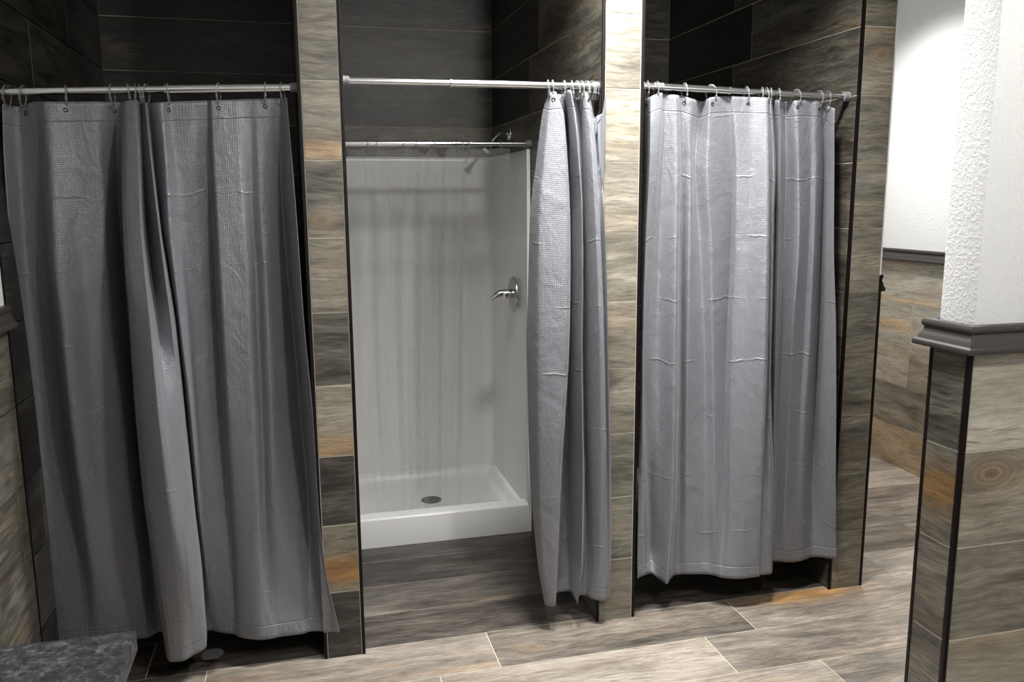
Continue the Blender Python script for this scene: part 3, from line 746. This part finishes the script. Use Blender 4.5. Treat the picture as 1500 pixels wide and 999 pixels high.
def rings(pxs, A, B, where, group, yaws=None, scale=1.0):
    A, B = Vector(A), Vector(B)
    for i, px in enumerate(pxs):
        y = A.y; x = on(px, 130 if scale == 1 else 210, 1, y)[0]; f = (x-A.x)/(B.x-A.x)
        p = A.lerp(B, f); rn = random.Random(i*7+len(pxs)*3+int(px))
        o = bpy.data.objects.new('curtain_ring', RM); COL.objects.link(o)
        o.location = (p.x, p.y, p.z-.001); o.rotation_euler = (rn.uniform(-.12, .12), rn.uniform(-.1, .1), (yaws or {}).get(i, rn.uniform(-.35, .35)))
        o.scale = (scale,)*3
        b = bpy.data.objects.new('clasp_bead', BM_); COL.objects.link(b); b.parent = o; b.location = (0, .0185*math.cos(math.radians(200)), -.012+.029*math.sin(math.radians(200)))
        last = len(pxs)-1
        pos = 'leftmost' if i == 0 else 'rightmost' if i == last else ORD[i]+' from the left'
        tag(o, f'clear plastic ring {where}, {pos}', 'curtain ring', group)
rings([9, 33, 96, 163, 188, 198, 205, 214, 246, 320, 388, 413], R1A, R1B, 'on the rod of the left stall', 'clear rings on the left rod')
rings([803, 809, 826, 838, 845, 851, 858, 862, 866, 870, 873, 876], R2A, R2B, 'crowded on the outer rod of the middle stall', 'clear rings on the middle rod')
rings([948, 962, 1003, 1042, 1094, 1116, 1123, 1129, 1141, 1167, 1201, 1213], R3A, R3B, 'on the rod of the right stall', 'clear rings on the right rod', {3: .9, 9: .6})
rings([537, 552, 592, 610, 634, 657, 668, 678, 686, 733], R4A, R4B, 'of the clear liner on the inner rod', 'clear rings on the liner rod', scale=.86)
def grommets(parent, P, pxs, A):
    for px in pxs:
        x = on(px, 150, 1, A[1])[0]
        i = int(np.argmin(np.abs(P[:, 3, 0]-x))); j = 2
        while j < 12 and P[i, 0, 2]-P[i, j, 2] < .022: j += 1
        p = P[i, j]; i2 = min(i+1, len(P)-1); tg = P[i2, j]-P[i2-1, j]; n = np.array([tg[1], -tg[0], 0]); n /= (np.linalg.norm(n)+1e-9)
        if n[1] > 0: n = -n
        bm = bmesh.new(); pts = []
        s = Vector((-n[1], n[0], 0)).normalized(); c = Vector(p)+Vector(n)*.001
        for k in range(16):
            a = 2*math.pi*k/16; pts.append(c+s*math.cos(a)*.0052+Vector((0, 0, 1))*math.sin(a)*.0052)
        tube(bm, pts, .0016, 6, closed=True)
        obj('grommet', bm, GROM, parent, True)
grommets(cur1, Pc1, [33, 96, 163, 246, 320, 388], R1A)
grommets(cur2, Pc2, [809, 838, 860], R2A)
grommets(cur3, Pc3, [948, 1003, 1042, 1094, 1141, 1167, 1201], R3A)

# ------------------------------------------------------------------ shower unit (middle stall)
SX0, SX1, SY0, SY1 = P1[1]+.0035, P2[0]-.0035, .866, YB-.004
su = empty('shower_unit', ((SX0+SX1)/2, (SY0+SY1)/2, 0))
tag(su, 'white moulded one-piece shower unit with low threshold set back in the middle stall', 'shower unit')
inv = Matrix.Translation(-su.location)
def upart(name, bm, mat, smooth=True, parent=None):
    o = obj(name, bm, mat, parent or su, smooth)
    if parent is None: o.matrix_parent_inverse = inv
    return o
# surround: a U swept up, with a slight ledge shaped in for a rod's shadow band
def uline(off, y0):
    t_ = .013+off; r = .055; pts = []
    x0, x1, yb = SX0+t_, SX1-t_, SY1-.016-off*1.0
    pts.append((x0, y0))
    for k in range(9):
        a = math.pi-k/8*math.pi/2; pts.append((x0+r+math.cos(a)*r, yb-r+math.sin(a)*r))
    for k in range(9):
        a = math.pi/2-k/8*math.pi/2; pts.append((x1-r+math.cos(a)*r, yb-r+math.sin(a)*r))
    pts.append((x1, y0)); return pts
zs = [.050]+list(np.linspace(.075, 1.729, 130))
def offz(z):
    o = 0
    o += .020*(1/(1+math.exp((z-1.345)/.012)))       # lower wall slightly proud, shaping in the rod's shadow band
    o += .030*math.exp(-max(0, z-.05)/.035)
    return o*.22
bm = bmesh.new(); rows = [[bm.verts.new((x, y, z)) for x, y in uline(offz(z), SY0+.012)] for z in zs]
for A_, B_ in zip(rows, rows[1:]):
    for k in range(len(A_)-1): bm.faces.new((A_[k], A_[k+1], B_[k+1], B_[k]))
# top rim, outer skin and front flanges give it its thickness
top = rows[-1]; rim = [bm.verts.new((x, y, 1.735)) for x, y in uline(-.004, SY0+.012)]
outer = [(SX0, SY0+.012)]+[(SX0, SY1)]*9+[(SX1, SY1)]*9+[(SX1, SY0+.012)]
o1 = [bm.verts.new((x, y, 1.735)) for x, y in outer]; o0 = [bm.verts.new((x, y, .05)) for x, y in outer]
for A_, B_ in ((top, rim), (rim, o1), (o1, o0)):
    for k in range(len(A_)-1):
        try: bm.faces.new((A_[k], A_[k+1], B_[k+1], B_[k]))
        except ValueError: pass
bmesh.ops.remove_doubles(bm, verts=bm.verts, dist=1e-5)
upart('wall_surround', bm, GEL)
for x0, x1 in ((SX0, SX0+.017), (SX1-.017, SX1)):
    bm = bmesh.new(); box(bm, x0, x1, SY0, SY0+.016, .10, 1.737, .005); upart('front_flange', bm, GEL)
# pan with threshold: height field
nx, ny = 90, 74
bm = bmesh.new(); grid = []
def panz(x, y):
    ex = min(x-SX0, SX1-x); f = (y-SY0)
    def ss(a, b, v): v = min(1, max(0, (v-a)/(b-a))); return v*v*(3-2*v)
    zin = .052 + .012*min(1, math.hypot(x-.93, y-1.26)/.4)
    thr = 1-ss(.075, .115, f)
    side = 1-ss(.022, .075, ex); back = 1-ss(.02, .09, SY1-y)
    rise = max(thr, 0)
    z = zin + (.138-zin)*rise
    z = max(z, zin+.05*max(side, back)**1.5)
    if f < .014: z = .138-.010*(1-math.sqrt(max(0, 1-((.014-f)/.014)**2)))
    return z
xs_ = np.linspace(SX0, SX1, nx); ys_ = np.concatenate([SY0+np.linspace(0, .014, 7), SY0+np.linspace(.02, SY1-SY0, ny)])
for y in ys_: grid.append([bm.verts.new((x, y, panz(x, y))) for x in xs_])
for A_, B_ in zip(grid, grid[1:]):
    for k in range(nx-1): bm.faces.new((A_[k], A_[k+1], B_[k+1], B_[k]))
bt = [bm.verts.new((x, SY0+.002, .0025)) for x in xs_]; bb = [bm.verts.new((x, SY1, .0025)) for x in xs_]
for k in range(nx-1):
    bm.faces.new((bt[k], bt[k+1], grid[0][k+1], grid[0][k])); bm.faces.new((bb[k], bb[k+1], grid[-1][k+1], grid[-1][k])); bm.faces.new((bt[k], bt[k+1], bb[k+1], bb[k]))
upart('shower_pan', bm, GEL)
bm = bmesh.new(); dc = (.929, 1.262)
lathe(bm, [(0, .050), (.003, .050), (.004, .046), (.004, .040), (.0025, .038)], (dc[0], dc[1], .0525), (0, 0, 1), 40)
dr = upart('drain', bm, DARK)
bm = bmesh.new()
for k in range(-3, 4):
    L_ = math.sqrt(.038**2-(k*.0095)**2)*.92; box(bm, dc[0]-L_, dc[0]+L_, dc[1]+k*.0095-.0032, dc[1]+k*.0095+.0032, .0555, .0580, .0006)
g_ = obj('drain_grate', bm, DARK, dr); g_.matrix_parent_inverse = inv
# valve
VZ, VY = 1.091, 1.043
vx = SX1-.013-.014
va = empty('shower_valve', (vx, VY, VZ))
tag(va, 'round chrome shower valve plate with lever handle on the right side of the white unit', 'shower valve')
def vpart(name, bm, mat):
    o = obj(name, bm, mat, va, True); o.matrix_parent_inverse = Matrix.Translation(-va.location); return o
bm = bmesh.new(); lathe(bm, [(0, .020), (.020, .020), (.024, .018)], (vx+.002, VY, VZ), (-1, 0, 0), 32); vpart('valve_sleeve', bm, CHROME)
bm = bmesh.new(); lathe(bm, [(0, .078), (.002, .082), (.006, .081), (.010, .070), (.013, .045), (.014, .024)], (vx-.006, VY, VZ), (-1, 0, 0), 56); vpart('face_plate', bm, PLATE)
bm = bmesh.new(); lathe(bm, [(0, .024), (.010, .027), (.030, .026), (.042, .022), (.047, .010)], (vx-.020, VY, VZ), (-1, 0, 0), 32); vpart('handle_hub', bm, CHROME)
bm = bmesh.new(); pts = [(vx-.055, VY, VZ+.004), (vx-.075, VY-.003, VZ+.003), (vx-.092, VY-.006, VZ-.004), (vx-.106, VY-.008, VZ-.014), (vx-.112, VY-.009, VZ-.024)]
tube(bm, pts, .01, 16, rad=[.022, .020, .016, .012, .008]); vpart('lever_handle', bm, CHROME)
# shower arm
ax_, ay_, az_ = P2[0]-.0026, 1.235, 1.826
sa = empty('shower_sprayer', (ax_, ay_, az_))
tag(sa, 'small chrome shower head on a bent arm high on the middle stall wall', 'shower head')
def spart(name, bm):
    o = obj(name, bm, CHROME, sa, True); o.matrix_parent_inverse = Matrix.Translation(-sa.location); return o
bm = bmesh.new(); lathe(bm, [(0, .030), (.004, .029), (.010, .020), (.012, .011)], (ax_, ay_, az_), (-1, 0, 0), 36); spart('wall_flange', bm)
bm = bmesh.new(); pts = []
for k in range(14):
    f = k/13; pts.append((ax_-.008-.088*f, ay_-.01*f, az_+.012*math.sin(min(1, f*1.6)*math.pi/2)-.062*f**1.9))
tube(bm, pts, .0075, 14); spart('shower_arm', bm)
e_ = Vector(pts[-1]); dd = Vector((-.62, -.08, -.78)).normalized()
bm = bmesh.new(); lathe(bm, [(-.004, .009), (.006, .012), (.012, .010), (.016, .011), (.030, .020), (.035, .020), (.037, .018)], e_, dd, 32); spart('spray_head', bm)

# ------------------------------------------------------------------ vanity at lower left
CX1, CY1, CZ1 = .078, -1.370, .875
vn = empty('vanity_counter', (-.2, -2.0, 0))
tag(vn, 'speckled black granite vanity counter corner in the lower left foreground', 'counter')
vi = Matrix.Translation(-vn.location)
bm = bmesh.new(); box(bm, XL+.0045, CX1, -2.75, CY1, CZ1-.032, CZ1, .0035); o = obj('counter_top', bm, GRAN, vn, True); o.matrix_parent_inverse = vi
bm = bmesh.new(); box(bm, XL+.0045, CX1-.055, -2.72, CY1-.05, .09, CZ1-.032, .002); box(bm, XL+.0045, CX1-.09, -2.70, CY1-.09, .0025, .09)
o = obj('cabinet_body', bm, WOODC, vn); o.matrix_parent_inverse = vi

# ------------------------------------------------------------------ light
def can(name, x, y, power, spread, size=.14, color=(1, .985, .955), z=CEILZ-.012, tilt=(0, 0)):
    l = bpy.data.lights.new(name, 'AREA'); l.shape = 'DISK'; l.size = size; l.energy = power; l.color = color
    l.spread = math.radians(spread)
    o = bpy.data.objects.new(name, l); COL.objects.link(o); o.location = (x, y, z); o.rotation_euler = (math.radians(tilt[0]), math.radians(tilt[1]), 0)
    return o
def globe(name, x, y, z, power, radius=.07, color=(1, .985, .955)):
    l = bpy.data.lights.new(name, 'POINT'); l.energy = power; l.color = color; l.shadow_soft_size = radius
    o = bpy.data.objects.new(name, l); COL.objects.link(o); o.location = (x, y, z)
    return o
can('ceiling_or_fill_light', 1.62, -.42, 34, 125, .20)
can('ceiling_or_fill_light', 1.12, -.34, 29, 112, .26)  # added fill lamp, brightens the interior of the middle stall
can('ceiling_or_fill_light', 3.00, 1.05, 30, 128, .34)
globe('ceiling_globe_light', 1.42, -2.35, 2.60, 82)
W_ = bpy.data.worlds.new('world'); SC.world = W_; W_.use_nodes = True
W_.node_tree.nodes['Background'].inputs[0].default_value = (0, 0, 0, 1)

SC.view_settings.view_transform = 'Standard'; SC.view_settings.look = 'None'
SC.view_settings.gamma = 1.0; SC.view_settings.use_curve_mapping = False
SC.view_settings.exposure = 0.0
